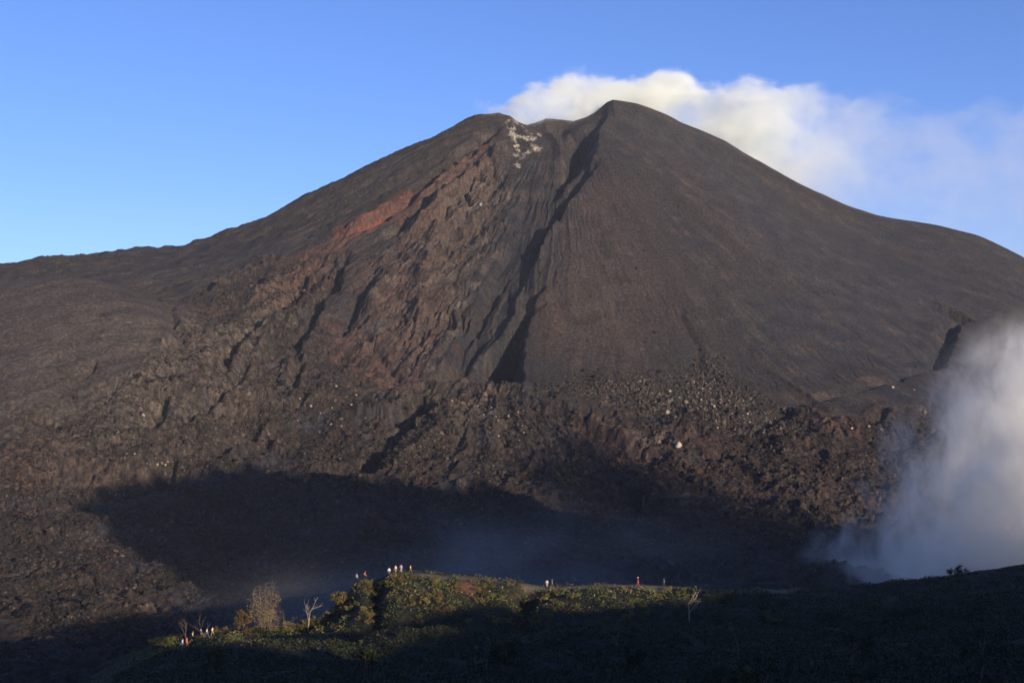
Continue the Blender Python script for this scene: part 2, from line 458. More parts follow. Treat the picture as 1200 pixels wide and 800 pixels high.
def ground_material(name, scale=1.0, bump=.5, rough=.95, mul=1.0):
    m = bpy.data.materials.new(name); m.use_nodes = True
    nt = m.node_tree; b = nt.nodes['Principled BSDF']; N = nt.nodes.new; L = nt.links.new
    b.inputs['Roughness'].default_value = rough; b.inputs['Specular IOR Level'].default_value = .15
    at = N('ShaderNodeAttribute'); at.attribute_name = 'tint'
    tc = N('ShaderNodeTexCoord')
    no = N('ShaderNodeTexNoise'); no.inputs['Scale'].default_value = .45 * scale; no.inputs['Detail'].default_value = 6; no.inputs['Roughness'].default_value = .7
    L(tc.outputs['Object'], no.inputs['Vector'])
    mr = N('ShaderNodeMapRange'); mr.inputs['From Min'].default_value = .30; mr.inputs['From Max'].default_value = .70
    mr.inputs['To Min'].default_value = .42 * mul; mr.inputs['To Max'].default_value = 1.6 * mul
    L(no.outputs['Fac'], mr.inputs['Value'])
    mx = N('ShaderNodeVectorMath'); mx.operation = 'SCALE'
    L(at.outputs['Color'], mx.inputs[0]); L(mr.outputs['Result'], mx.inputs['Scale'])
    L(mx.outputs['Vector'], b.inputs['Base Color'])
    bp = N('ShaderNodeBump'); bp.inputs['Strength'].default_value = bump; bp.inputs['Distance'].default_value = 1.2
    L(no.outputs['Fac'], bp.inputs['Height']); L(bp.outputs['Normal'], b.inputs['Normal'])
    return m
# ------------------------------------------------------------------ hillside in the foreground, and an unseen hill behind the camera shaped for its valley shadow
SA, CA, TE = math.sin(SUN_A), math.cos(SUN_A), math.tan(SUN_E)
_RC = np.array([(-900,925,180),(-400,900,185),(-150,870,195),(0,838,205),(60,818,210),(100,800,215),(150,768,222),(190,752,226),(250,742,228),(300,738,230),(345,736,230),(375,728,230),(395,714,232),(408,697,234),(417,683,235),(430,678.5,236),(441,680,236),(450,677,237),(458,671,237),(470,669.5,238),(490,671,239),(520,674,240),(600,681,240),(640,686,240),(700,685,240),(750,685,241),(800,688,241),(850,690,242),(930,690,243),(1000,686,244),(1050,681,245),(1100,676,246),(1170,668,249),(1200,661,250),(1260,648,254),(1400,615,265),(1800,520,290),(2600,400,300)], float)
_CU = np.array([(-400,-14),(0,-13),(60,-8),(78,-8),(88,-13),(98,-12.5),(108,-10.8),(122,-10.2),(136,-10.5),(146,-13.5),(170,-15),(180,-9),(190,-7),(210,-6),(240,-8),(274,-6),(286,26),(298,66),(312,88),(352,96),(420,98),(464,95),(502,80),(544,60),(587,44),(605,20),(620,0),(645,-30),(700,-70),(900,-150)], float)  # crest of the unseen rear hill, fitted to the shadow edges it casts

def hillside(x, y):
    x = np.asarray(x, float); y = np.asarray(y, float)
    yy = np.clip(y, 1, None)
    px = np.clip(600 + F * x / np.clip(yy, 60, None), -900, 2600)
    yc = np.interp(px, _RC[:, 0], _RC[:, 1]); dc = np.interp(px, _RC[:, 0], _RC[:, 2])
    zc = (400 - yc) / F * dc
    near_z = np.interp(yy, [0, 20, 60, 120], [-1.8, -8, -21, -36.5])
    mid = -36.5 + (zc + 36.5) * np.clip((yy - 120) / (dc - 120), 0, 1)
    t = np.clip((yy - 120) / (dc - 120), 0, 1)
    # between the near slope and the ridge lies a hollow: the near slope ends in a lip at about 185 m
    yl = np.interp(px, [0, 180, 260, 400, 465, 600, 640, 800], [830, 772, 757, 749, 741, 740, 737, 731]) + perlin(px / 28, px * 0 + 2.5, 9) * 5
    zl = (400 - yl) / F * 185
    xk = [120, 185, 192, 203, 213, 1000]
    dd_ = np.clip(yy, 120, None)
    seg1 = -36.5 + (zl + 36.5) * np.clip((dd_ - 120) / 65, 0, 1)
    seg1 = seg1 - 3.2 * np.sin(math.pi * np.clip((dd_ - 120) / 65, 0, 1))
    q1 = sstep(184, 203, dd_); hol = zl - 6.8 * q1
    q2 = np.clip((dd_ - 209) / np.maximum(dc - 209, 1), 0, 1); q2 = 1 - (1 - q2) ** 1.6
    lipz = np.where(dd_ < 184, seg1, hol + (zc - hol) * q2)
    wl = sstep(840, 770, px) * sstep(40, 200, px)
    lane = np.exp(-(((px - 622 - (yc + 25 - 700) * 0 - (yy - dc) * .45) / 15) ** 2)) * 4.2 + np.exp(-(((px - 694) / 12) ** 2)) * 0 + np.exp(-(((px - 441) / 7) ** 2)) * 2.5
    mid = mid - 4.6 * np.sin(math.pi * t) * (.6 + .4 * perlin(x / 40, y / 40, 3))
    mid = (mid + (lipz - mid) * wl) - lane * sstep(1, 9, dc - yy) * sstep(194, 206, yy)
    drop = np.clip(yy - dc, 0, None)
    back = zc - .68 * (np.sqrt(drop ** 2 + 25) - 5)
    z = np.where(yy < 120, near_z, np.where(yy < dc, mid, back))
    u = x * CA + y * SA; w = y * CA - x * SA
    zr = np.interp(u, _CU[:, 0], _CU[:, 1]) + (fbm(u / 18, w / 60, 3, 17) * 15 + perlin(u / 4.5, w / 9, 19) * 7) * sstep(270, 310, u); wc = np.interp(u, [240, 312], [-60, -300])
    r = zr - wc * TE - np.interp(u, [240, 312], [.5, .64]) * (np.sqrt((w - wc) ** 2 + 100) - 10)
    z = smax(z, r, 3)
    z = z + fbm(x / 14, y / 14, 4, 7) * .8 * sstep(25, 60, np.hypot(x, y)) * sstep(0, 8, np.abs(yy - dc) + 3)
    return np.maximum(z, -150)

def hill_hit(px, py, d0=100, d1=330):
    d = np.arange(d0, d1, .5)
    x = (px - 600) / F * d
    k = np.where(hillside(x, d) > (400 - py) / F * d)[0]
    if len(k) == 0: return None
    d = d[k[0]]
    x = (px - 600) / F * d
    return float(x), float(d), float(hillside(np.array([x]), np.array([d]))[0])

def crest_point(px, dd=0.0):
    d = np.interp(px, _RC[:, 0], _RC[:, 2]) + dd
    x = (px - 600) / F * d
    return float(x), float(d), float(hillside(np.array([x]), np.array([d]))[0])
# ------------------------------------------------------------------ volcano mesh
QUICK = False
def build_volcano():
    nx = 640 if QUICK else 1480
    tx = np.concatenate([np.linspace(-.95, -.47, 90)[:-1], np.linspace(-.47, .47, nx), np.linspace(.47, .95, 90)[1:]])
    st = 2.0 if QUICK else .85
    ys = np.concatenate([np.arange(380, 480, 3 * st), np.arange(480, 1420, st), np.arange(1420, 1780, 1.6 * st), np.arange(1780, 2000, 5), np.arange(2000, 3900, 40)])
    Y, T = np.meshgrid(ys, tx, indexing='ij')
    X = Y * T
    Z, C = mountain(X, Y)
    V = np.stack([X, Y, Z], -1).reshape(-1, 3)
    me = mesh_np('volcano', V, grid_faces(len(ys), len(tx)), ground_material('volcanic_ash_and_lava', 1.0, .6), C.reshape(-1, 3))
    o = bpy.data.objects.new('volcano', me); link(o)
    tag(o, 'dark bare volcano cone with red streaks above a rough lava field', 'volcano', kind='structure')
    return o
build_volcano()

def build_hillside():
    xs = np.concatenate([np.arange(-400, -140, 8), np.arange(-140, 180, 1.25), np.arange(180, 760, 5), np.arange(760, 1000, 12)])
    ys = np.concatenate([np.arange(-700, -420, 12), np.arange(-420, 90, 5), np.arange(90, 300, 1.25), np.arange(300, 470, 6)])
    Y, X = np.meshgrid(ys, xs, indexing='ij')
    Z = hillside(X, Y)
    px = 600 + F * X / np.clip(Y, 60, None)
    dc = np.interp(px, _RC[:, 0], _RC[:, 2])
    c = np.empty(X.shape + (3,)); c[:] = (.022, .022, .015)
    n = fbm(X / 9, Y / 9, 4, 13)
    c += (np.array((.034, .032, .018)) - c) * sstep(0, .6, n)[..., None]
    path = sstep(2.2, .9, np.abs(Y - dc + 1.5 + n)) * sstep(470, 500, px) * sstep(960, 920, px)
    c += (np.array((.13, .105, .07)) - c) * path[..., None]
    lava = sstep(4, 14, Y - dc)
    c += (np.array((.045, .038, .034)) - c) * lava[..., None]
    scar = np.exp(-(((px - 551) / 14) ** 2 + ((Y - dc + 7) / 4) ** 2)) + np.exp(-(((px - 648) / 8) ** 2 + ((Y - dc + 3) / 3) ** 2))
    c += (np.array((.20, .09, .045)) - c) * np.clip(scar * 1.2, 0, 1)[..., None]
    me = mesh_np('hillside', np.stack([X, Y, Z], -1).reshape(-1, 3), grid_faces(len(ys), len(xs)), ground_material('hillside_soil', 3, .5), c.reshape(-1, 3))
    o = link(bpy.data.objects.new('hillside', me)); tag(o, 'scrubby hillside falling from the camera to a narrow ridge path', 'hillside', kind='structure')
    n = 40
    a = np.linspace(0, 2 * np.pi, 65)[:-1]; rr = np.array([0, 300, 900, 2000, 3500, 5000.0])
    V = [(0, 0, -153)] + [(r * math.cos(t), r * math.sin(t), -153 - r * .002) for r in rr[1:] for t in a]
    Fc = []
    for j in range(1, len(rr) - 1):
        for i in range(64):
            p = 1 + (j - 1) * 64; q = p + 64; k = (i + 1) % 64
            Fc.append((p + i, q + i, q + k, p + k))
    me = mesh_np('ground', V, np.array(Fc), None, np.tile((.05, .045, .04), (len(V), 1)))
    b = mesh_np('ground', V, np.array(Fc), bpy.data.materials['hillside_soil'], np.tile((.05, .045, .04), (len(V), 1)))
    bpy.data.meshes.remove(me)
    g = link(bpy.data.objects.new('ground', b)); tag(g, 'wide dark plain around the volcano', 'ground', kind='structure')
build_hillside()

# ------------------------------------------------------------------ steam and haze
def box_obj(name, lo, hi, mat):
    lo = np.array(lo, float); hi = np.array(hi, float)
    V = [(x, y, z) for x in (lo[0], hi[0]) for y in (lo[1], hi[1]) for z in (lo[2], hi[2])]
    Fc = [(0,1,3,2),(4,6,7,5),(0,4,5,1),(2,3,7,6),(0,2,6,4),(1,5,7,3)]
    me = mesh_np(name, V, np.array(Fc), mat, smooth=False)
    return link(bpy.data.objects.new(name, me))

class NB:
    """small node-graph builder for the volume densities"""
    def __init__(s, name, rate, color, aniso=0.0):
        m = bpy.data.materials.new(name); m.use_nodes = True; s.m = m; s.nt = m.node_tree
        s.nt.nodes.clear(); s.out = s.nt.nodes.new('ShaderNodeOutputMaterial')
        s.v = s.nt.nodes.new('ShaderNodeVolumePrincipled'); s.nt.links.new(s.v.outputs[0], s.out.inputs['Volume'])
        s.v.inputs['Color'].default_value = (*color, 1); s.v.inputs['Anisotropy'].default_value = aniso
        m.cycles.volume_step_rate = rate
        tc = s.nt.nodes.new('ShaderNodeTexCoord'); s.P = tc.outputs['Object']
        sx = s.nt.nodes.new('ShaderNodeSeparateXYZ'); s.nt.links.new(s.P, sx.inputs[0]); s.x, s.y, s.z = sx.outputs
    def math(s, op, a, b=None, c=None, clamp=False):
        n = s.nt.nodes.new('ShaderNodeMath'); n.operation = op; n.use_clamp = clamp
        for i, q in enumerate((a, b, c)):
            if q is None: continue
            if isinstance(q, (int, float)): n.inputs[i].default_value = q
            else: s.nt.links.new(q, n.inputs[i])
        return n.outputs[0]
    def noise(s, scale, detail, rough=.55, sx=(1,1,1), off=(0,0,0), dist=0):
        mp = s.nt.nodes.new('ShaderNodeMapping'); mp.inputs['Scale'].default_value = sx; mp.inputs['Location'].default_value = off
        s.nt.links.new(s.P, mp.inputs[0])
        n = s.nt.nodes.new('ShaderNodeTexNoise'); n.inputs['Scale'].default_value = scale; n.inputs['Detail'].default_value = detail
        n.inputs['Roughness'].default_value = rough; n.inputs['Distortion'].default_value = dist
        s.nt.links.new(mp.outputs[0], n.inputs['Vector']); return n.outputs['Fac']
    def curve(s, val, pts, lo, hi):
        """piecewise-linear map of val in [lo, hi]; returns output in the units of pts"""
        ys = [p[1] for p in pts]; y0, y1 = min(ys), max(ys) + 1e-6
        t = s.math('DIVIDE', s.math('SUBTRACT', val, lo), hi - lo, clamp=True)
        r = s.nt.nodes.new('ShaderNodeFloatCurve'); c = r.mapping.curves[0]
        nrm = [((p[0] - lo) / (hi - lo), (p[1] - y0) / (y1 - y0)) for p in pts]
        c.points[0].location = nrm[0]; c.points[1].location = nrm[-1]
        for q in nrm[1:-1]: c.points.new(*q)
        for p in c.points: p.handle_type = 'AUTO_CLAMPED'
        r.mapping.update(); s.nt.links.new(t, r.inputs['Value'])
        return s.math('ADD', s.math('MULTIPLY', r.outputs[0], y1 - y0), y0)
    def smooth(s, val, a, b):
        n = s.nt.nodes.new('ShaderNodeMapRange'); n.interpolation_type = 'SMOOTHSTEP'
        n.inputs['From Min'].default_value = a; n.inputs['From Max'].default_value = b
        s.nt.links.new(val, n.inputs['Value']); return n.outputs['Result']
    def density(s, d): s.nt.links.new(d, s.v.inputs['Density'])

def summit_steam():
    k = 1800 / F
    b = NB('steam_summit', .09, (.99, 1, .95), .0)
    top = [(560,118),(580,124),(600,117),(625,106),(655,94),(690,86),(720,92),(745,94),(775,86),(805,92),(840,102),(875,94),(905,100),(945,96),(975,112),(1000,112),(1025,102),(1055,122),(1100,128),(1150,120),(1230,122)]
    pts = [((a - 600) * k, (400 - y) * k) for a, y in top]
    zt = b.curve(b.x, pts, pts[0][0], pts[-1][0])
    n1 = b.math('SUBTRACT', b.noise(.024, 6, .66, sx=(.72, 1, 1.1), off=(3, 1, 5), dist=.5), .5)
    n2 = b.noise(.0085, 3, .55, off=(9, 4, 2))
    h = b.math('SUBTRACT', b.math('ADD', b.math('SUBTRACT', zt, 1), b.math('MULTIPLY', n1, 56)), b.z)
    edge = b.smooth(h, 0, 15)
    # slab in depth
    yc = b.curve(b.x, [(-60, 1752), (60, 1775), (250, 1800), (820, 1830)], -60, 820)
    hw = b.curve(b.x, [(-60, 20), (60, 34), (250, 55), (820, 95)], -60, 820)
    q = b.math('DIVIDE', b.math('ABSOLUTE', b.math('SUBTRACT', b.y, yc)), hw)
    slab = b.smooth(b.math('ADD', q, b.math('MULTIPLY', n1, -.9)), 1.0, .55)
    dx = b.curve(b.x, [(-60, 0), (-54, .003), (-36, .03), (-12, .08), (150, .085), (330, .055), (420, .024), (500, .009), (580, .005), (820, .0035)], -60, 820)
    # the far thin veil hangs on below; the dense part keeps its billows
    thin = b.smooth(b.math('ADD', n2, b.math('MULTIPLY', n1, .5)), .38, .62)
    mixd = b.math('ADD', b.math('MULTIPLY', thin, .85), .15)
    low = b.smooth(h, 250, 90)
    d = b.math('MULTIPLY', b.math('MULTIPLY', b.math('MULTIPLY', dx, edge), b.math('MULTIPLY', slab, mixd)), b.math('ADD', b.math('MULTIPLY', low, .55), .45))
    b.density(d)
    o = box_obj('steam_plume', (-62, 1725, 70), (1000, 1935, 425), b.m)
    tag(o, 'long white steam plume streaming right from the summit crater', 'steam', kind='stuff')

def valley_steam():
    b = NB('steam_valley', .12, (1, .975, .90), .0)
    k = 690 / F
    edge = [(318, 700),(364, 690),(380, 655),(403, 625),(433, 595),(460, 545),(478, 500),(512, 455),(548, 415),(580, 385),(612, 362),(690, 330),(800, 300)]
    # left edge of the column as x over height
    pts = sorted([((400 - y) * k, (a) * k) for a, y in edge])
    xe = b.curve(b.z, pts, pts[0][0], pts[-1][0])
    n1 = b.math('SUBTRACT', b.noise(.016, 5, .6, sx=(1, 1, .7), off=(2, 7, 1), dist=.6), .5)
    n2 = b.math('SUBTRACT', b.noise(.05, 5, .64, sx=(1, 1, .55), off=(12, 3, 8), dist=.8), .5)
    h = b.math('ADD', b.math('SUBTRACT', b.x, xe), b.math('ADD', b.math('MULTIPLY', n1, 100), b.math('MULTIPLY', n2, 62)))
    e = b.smooth(h, -2, 46)
    q = b.math('ABSOLUTE', b.math('DIVIDE', b.math('SUBTRACT', b.y, 690), 85))
    slab = b.smooth(b.math('ADD', q, b.math('MULTIPLY', n1, .8)), 1.0, .5)
    hz = b.smooth(b.z, 52, -35)
    g = b.math('ADD', .45, b.math('MULTIPLY', n2, 5.0), clamp=True)
    d = b.math('MULTIPLY', b.math('MULTIPLY', b.math('MULTIPLY', e, slab), b.math('MULTIPLY', hz, g)), .058)
    b.density(d)
    o = box_obj('valley_steam', (150, 590, -152), (335, 800, 60), b.m)
    tag(o, 'grey steam bank rising behind the ridge at the right edge', 'steam', kind='stuff')

def valley_mist():
    b = NB('mist_valley', .25, (.97, .96, .95), .0)
    n1 = b.noise(.007, 3, .5, sx=(1, 1, 1.6), off=(5, 2, 1))
    hz = b.smooth(b.z, -96, -128)
    ex = b.smooth(b.math('ABSOLUTE', b.math('SUBTRACT', b.x, 0)), 175, 60)
    ey = b.smooth(b.math('ABSOLUTE', b.math('SUBTRACT', b.y, 660)), 190, 80)
    d = b.math('MULTIPLY', b.math('MULTIPLY', b.math('MULTIPLY', hz, ex), b.math('MULTIPLY', ey, b.smooth(n1, .4, .65))), 0.0028)
    b.density(d)
    o = box_obj('mist', (-180, 465, -152), (180, 855, -92), b.m)
    tag(o, 'thin bluish mist over the shaded valley floor behind the ridge', 'mist', kind='stuff')

def haze():
    b = NB('haze_air', 1, (.93, .94, .97), .0)
    b.v.inputs['Density'].default_value = HAZE
    o = box_obj('haze', (-5200, -5200, -170), (5200, 5200, 470), b.m)
    tag(o, 'faint even haze in the air around the volcano', 'haze', kind='stuff')
HAZE = .00003
summit_steam(); valley_steam(); valley_mist(); haze()
# ------------------------------------------------------------------ plants
def leaf_material(name, rough=.6):
    m = bpy.data.materials.new(name); m.use_nodes = True
    nt = m.node_tree; b = nt.nodes['Principled BSDF']; N = nt.nodes.new; L = nt.links.new
    at = N('ShaderNodeAttribute'); at.attribute_name = 'tint'
    oi = N('ShaderNodeObjectInfo')
    hs = N('ShaderNodeHueSaturation')
    mr = N('ShaderNodeMapRange'); mr.inputs['To Min'].default_value = .47; mr.inputs['To Max'].default_value = .53
    mv = N('ShaderNodeMapRange'); mv.inputs['To Min'].default_value = .7; mv.inputs['To Max'].default_value = 1.3
    L(oi.outputs['Random'], mr.inputs['Value']); L(oi.outputs['Random'], mv.inputs['Value'])
    L(mr.outputs['Result'], hs.inputs['Hue']); L(mv.outputs['Result'], hs.inputs['Value']); L(at.outputs['Color'], hs.inputs['Color'])
    L(hs.outputs['Color'], b.inputs['Base Color']); b.inputs['Roughness'].default_value = rough; b.inputs['Specular IOR Level'].default_value = .2
    return m

def plain(name, col, rough=.8, spec=.3, noise=.25, scale=30):
    m = bpy.data.materials.new(name); m.use_nodes = True
    nt = m.node_tree; b = nt.nodes['Principled BSDF']; N = nt.nodes.new; L = nt.links.new
    no = N('ShaderNodeTexNoise'); no.inputs['Scale'].default_value = scale; no.inputs['Detail'].default_value = 3
    tc = N('ShaderNodeTexCoord'); L(tc.outputs['Object'], no.inputs['Vector'])
    mr = N('ShaderNodeMapRange'); mr.inputs['To Min'].default_value = 1 - noise; mr.inputs['To Max'].default_value = 1 + noise
    L(no.outputs['Fac'], mr.inputs['Value'])
    mx = N('ShaderNodeVectorMath'); mx.operation = 'SCALE'; mx.inputs[0].default_value = col
    L(mr.outputs['Result'], mx.inputs['Scale']); L(mx.outputs['Vector'], b.inputs['Base Color'])
    b.inputs['Roughness'].default_value = rough; b.inputs['Specular IOR Level'].default_value = spec
    return m
M_LEAF = leaf_material('leaves'); M_STEM = plain('bark', (.13, .095, .06)); M_PALE = plain('weathered_wood', (.30, .24, .17))

def leaves_at(P, size, r, col, cvar=.3, flat=.5, long=1.8):
    """one small folded leaf quad per row of P; returns verts, faces, colours"""
    n = len(P)
    a = r.normal(size=(n, 3)); a /= np.linalg.norm(a, axis=1)[:, None]
    up = np.array([0, 0, 1.0])
    nrm = a * (1 - flat) + up * flat; nrm /= np.linalg.norm(nrm, axis=1)[:, None]
    t = np.cross(nrm, r.normal(size=(n, 3))); t /= np.linalg.norm(t, axis=1)[:, None]
    b = np.cross(nrm, t)
    s = (size * r.uniform(.6, 1.4, n))[:, None]
    V = np.stack([P - t * s * long * .5, P + b * s * .5 , P + t * s * long * .5, P - b * s * .5 - nrm * s * .15], 1).reshape(-1, 3)
    Fc = np.arange(n * 4).reshape(n, 4)
    c = np.asarray(col)[None, :] * (1 + r.uniform(-cvar, cvar, (n, 1))) if np.ndim(col) == 1 else col * (1 + r.uniform(-cvar, cvar, (n, 1)))
    return V, Fc, np.repeat(c, 4, 0)

def tube_mesh(paths, sides=5):
    """paths: list of [(x,y,z,r),...]"""
    V = []; Fc = []
    for p in paths:
        p = np.array(p, float); base_i = len(V)
        for i in range(len(p)):
            d = p[min(i + 1, len(p) - 1), :3] - p[max(i - 1, 0), :3]; d /= np.linalg.norm(d) + 1e-9
            s = np.cross(d, (.3, .9, .2)); s /= np.linalg.norm(s) + 1e-9; q = np.cross(d, s)
            for k in range(sides):
                a = 2 * math.pi * k / sides
                V.append(p[i, :3] + p[i, 3] * (math.cos(a) * s + math.sin(a) * q))
        for i in range(len(p) - 1):
            for k in range(sides):
                a0 = base_i + i * sides + k; a1 = base_i + i * sides + (k + 1) % sides
                Fc.append((a0, a1, a1 + sides, a0 + sides))
    return np.array(V), np.array(Fc)

def grow(r, p, d, L, rad, depth, out, tips, spread=.6, droop=0.0, kids=3):
    """recursive limbs"""
    n = 4; path = [(*p, rad)]; q = np.array(p, float); dd = np.array(d, float)
    for i in range(n):
        dd = dd + r.normal(size=3) * .13 + np.array([0, 0, -droop]); dd /= np.linalg.norm(dd)
        q = q + dd * L / n; path.append((*q, rad * (1 - .55 * (i + 1) / n)))
        if depth > 0 and i >= 1:
            for _ in range(1 if i < n - 1 else kids - 1):
                e = dd + r.normal(size=3) * spread; e[2] += .15; e /= np.linalg.norm(e)
                grow(r, q, e, L * r.uniform(.45, .75), rad * .5, depth - 1, out, tips, spread, droop, kids)
    out.append(path)
    if depth == 0: tips.append(q)

BUSHES = []
def bush_meshes(i, col, col2, nleaf=1500, hgt=.75):
    r = np.random.default_rng(100 + i)
    out, tips = [], []
    for k in range(5):
        a = r.uniform(0, 2 * math.pi); d = np.array([math.cos(a) * .6, math.sin(a) * .6, r.uniform(.7, 1.2)]); d /= np.linalg.norm(d)
        grow(r, (math.cos(a) * .08, math.sin(a) * .08, -.15), d, r.uniform(.5, .8) * hgt / .75, .035, 1, out, tips, .7)
    sv, sf = tube_mesh(out, 4)
    tips = np.array(tips)
    k = r.integers(0, len(tips), nleaf)
    P = tips[k] + r.normal(size=(nleaf, 3)) * np.array([.12, .12, .09])
    low = P[:, 2] < .02; P[low, 2] = r.uniform(.02, .3, low.sum())
    mixv = r.random(len(tips))[k][:, None]
    c = np.array(col)[None] * (1 - mixv) + np.array(col2)[None] * mixv
    lv, lf, lc = leaves_at(P, .06, r, c, .35)
    f = mesh_np('foliage', lv, lf, M_LEAF, lc, smooth=False)
    s = mesh_np('stem', sv, sf, M_STEM)
    return f, s
GREEN = (.062, .080, .024); OLV = (.135, .108, .034); BRN = (.17, .100, .044); YEL = (.20, .16, .046); SHADE_GREEN = (.019, .025, .009)  # sunlit ridge tones kept bright, last green darkened to carry the thicket's shade
KIND = {}
for i, (nm, a, b, n, h) in enumerate([('olive', OLV, GREEN, 1500, .75), ('yellow', YEL, OLV, 1300, .8), ('brown', BRN, OLV, 1100, .85), ('green', GREEN, OLV, 1600, .7), ('dark', SHADE_GREEN, (.022, .030, .012), 1500, .9), ('dark2', SHADE_GREEN, (.028, .034, .014), 1500, 1.25)]):
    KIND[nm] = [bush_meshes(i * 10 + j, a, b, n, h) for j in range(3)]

def place_bush(kind, p, s, label, group, sz=1.0, name='bush'):
    f, st = random.choice(KIND[kind])
    e = bpy.data.objects.new(name, None); link(e); e.location = (p[0], p[1], p[2] - .05); e.empty_display_size = .3
    e.scale = (s, s * random.uniform(.85, 1.15), s * sz); e.rotation_euler = (0, 0, random.uniform(0, 6.28))
    tag(e, label, 'bush' if name == 'bush' else 'tree', group)
    link(bpy.data.objects.new('foliage', f), e); link(bpy.data.objects.new('stem', st), e)
    return e

# sunlit scrub along the ridge and on the knoll
def scatter_px(n, x0, x1, y0f, y1f, fn):
    k = 0; tries = 0
    while k < n and tries < n * 30:
        tries += 1
        px = random.uniform(x0, x1)
        yc = np.interp(px, _RC[:, 0], _RC[:, 1])
        py = random.uniform(yc + y0f, y1f if y1f > 300 else yc + y1f)
        h = hill_hit(px, py)
        if h is None: continue
        if fn(px, py, h): k += 1

def knoll(px, py, h):
    kd = random.choices(['olive', 'yellow', 'brown', 'green'], [4, 2, 2, 3])[0]
    place_bush(kd, h, random.uniform(.5, 1.15), 'low sunlit bush on the knoll below the row of standing hikers', 'sunlit bushes on the knoll'); return True
scatter_px(88, 415, 612, 3, 733, knoll)
def saddle(px, py, h):
    if 684 < px < 704: return False
    kd = random.choices(['olive', 'yellow', 'brown', 'green'], [4, 2, 1, 3])[0]
    place_bush(kd, h, random.uniform(.5, 1.05), 'low sunlit bush right of the dark notch, under the sandy ridge path', 'sunlit bushes under the ridge path'); return True
scatter_px(44, 634, 800, 5, 728, saddle)
def leftslope(px, py, h):
    kd = random.choices(['olive', 'yellow', 'brown', 'dark'], [3, 1, 3, 2])[0]
    place_bush(kd, h, random.uniform(.6, 1.4), 'scrubby brown and olive bush on the slope left of the knoll', 'scrub on the slope left of the knoll'); return True
scatter_px(26, 255, 415, 0, 745, leftslope)
for i_ in range(26):
    p = crest_point(random.uniform(325, 408), random.uniform(-4, -.3))
    place_bush(random.choice(['olive', 'yellow', 'brown', 'olive']), p, random.uniform(.6, 1.3), 'sunlit olive or tan bush on the crest between the stringy tree and knoll', 'sunlit bushes between the stringy tree and the knoll', 1.1)
def lowleft(px, py, h):
    kd = random.choices(['green', 'dark', 'brown'], [3, 3, 1])[0]
    place_bush(kd, h, random.uniform(.7, 1.5), 'small bush near the hikers on the lower left end of the ridge', 'bushes around the descending path'); return True
scatter_px(12, 165, 262, 1, 760, lowleft)
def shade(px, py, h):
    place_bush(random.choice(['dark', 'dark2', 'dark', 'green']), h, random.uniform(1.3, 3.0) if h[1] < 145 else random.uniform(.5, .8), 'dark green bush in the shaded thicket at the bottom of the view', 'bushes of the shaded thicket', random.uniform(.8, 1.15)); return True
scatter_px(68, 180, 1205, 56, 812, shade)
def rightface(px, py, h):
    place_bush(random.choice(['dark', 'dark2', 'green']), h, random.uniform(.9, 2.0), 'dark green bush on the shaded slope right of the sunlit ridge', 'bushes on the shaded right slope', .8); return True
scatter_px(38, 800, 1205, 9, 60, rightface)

# lone rounded bush on the skyline of the ridge, right
p = crest_point(1120, -.6); e = place_bush('dark', p, 2.3, 'lone rounded bush standing against the grey steam on the right ridge', None, .9)
p = crest_point(1046, -.5); place_bush('green', p, .75, 'left one of two small green tufts on the ridge crest before the grey steam', None)
p = crest_point(1056, -.5); place_bush('green', p, .65, 'right one of two small green tufts on the ridge crest before the grey steam', None)
p = crest_point(888, -1.4); place_bush('yellow', p, .75, 'small bright green shrub just under the path where it meets the shade', None)

# undergrowth : everything nobody could count
def undergrowth():
    r = np.random.default_rng(5)
    n = 250000
    px = r.uniform(60, 1290, n); d = r.uniform(108, 250, n)
    x = (px - 600) / F * d
    dc = np.interp(px, _RC[:, 0], _RC[:, 2])
    ok = (d < dc + 2.5)
    on_path = (np.abs(d - dc + 1.5) < .9) & (px > 480) & (px < 950)
    clump = fbm(x / 5, d / 5, 3, 33)
    gap = np.where(dc - d < 28, -.02, -.42) + .25 * perlin(x / 1.7, d / 1.7, 35)
    ok &= ~on_path & (clump > gap)
    x, d, clump, px, dc = x[ok], d[ok], clump[ok], px[ok], dc[ok]
    z = hillside(x, d)
    hh = r.uniform(.05, 1, len(x)) * (.35 + 1.1 * np.clip(clump + .3, 0, 1)) * sstep(0, 9, np.abs(d - dc) + 1.5) * (1 - .55 * sstep(150, 170, d) * sstep(204, 194, d))
    P = np.stack([x, d, z + hh], -1)
    olive_mix = sstep(-.2, .5, fbm(x / 11, d / 11, 3, 37))[:, None]  # random patches of olive among the green
    tone = r.random((len(x), 1))
    dry_sunlit = sstep(30, 12, dc - d)[:, None] * sstep(900, 760, px)[:, None]      # sunlit grass tone near the ridge, shade put into a darker green below
    c = (np.array(GREEN) * (1 - olive_mix) + np.array(OLV) * olive_mix) * dry_sunlit + np.array(SHADE_GREEN) * 1.1 * (1 - dry_sunlit)
    c = np.where(tone > .82, np.array(BRN) * (.3 + .7 * dry_sunlit), c)
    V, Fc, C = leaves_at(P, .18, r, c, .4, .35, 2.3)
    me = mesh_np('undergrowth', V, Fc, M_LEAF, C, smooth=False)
    o = link(bpy.data.objects.new('undergrowth', me)); tag(o, 'low tangled grass and fern cover over the hillside', 'undergrowth', kind='stuff')
undergrowth()

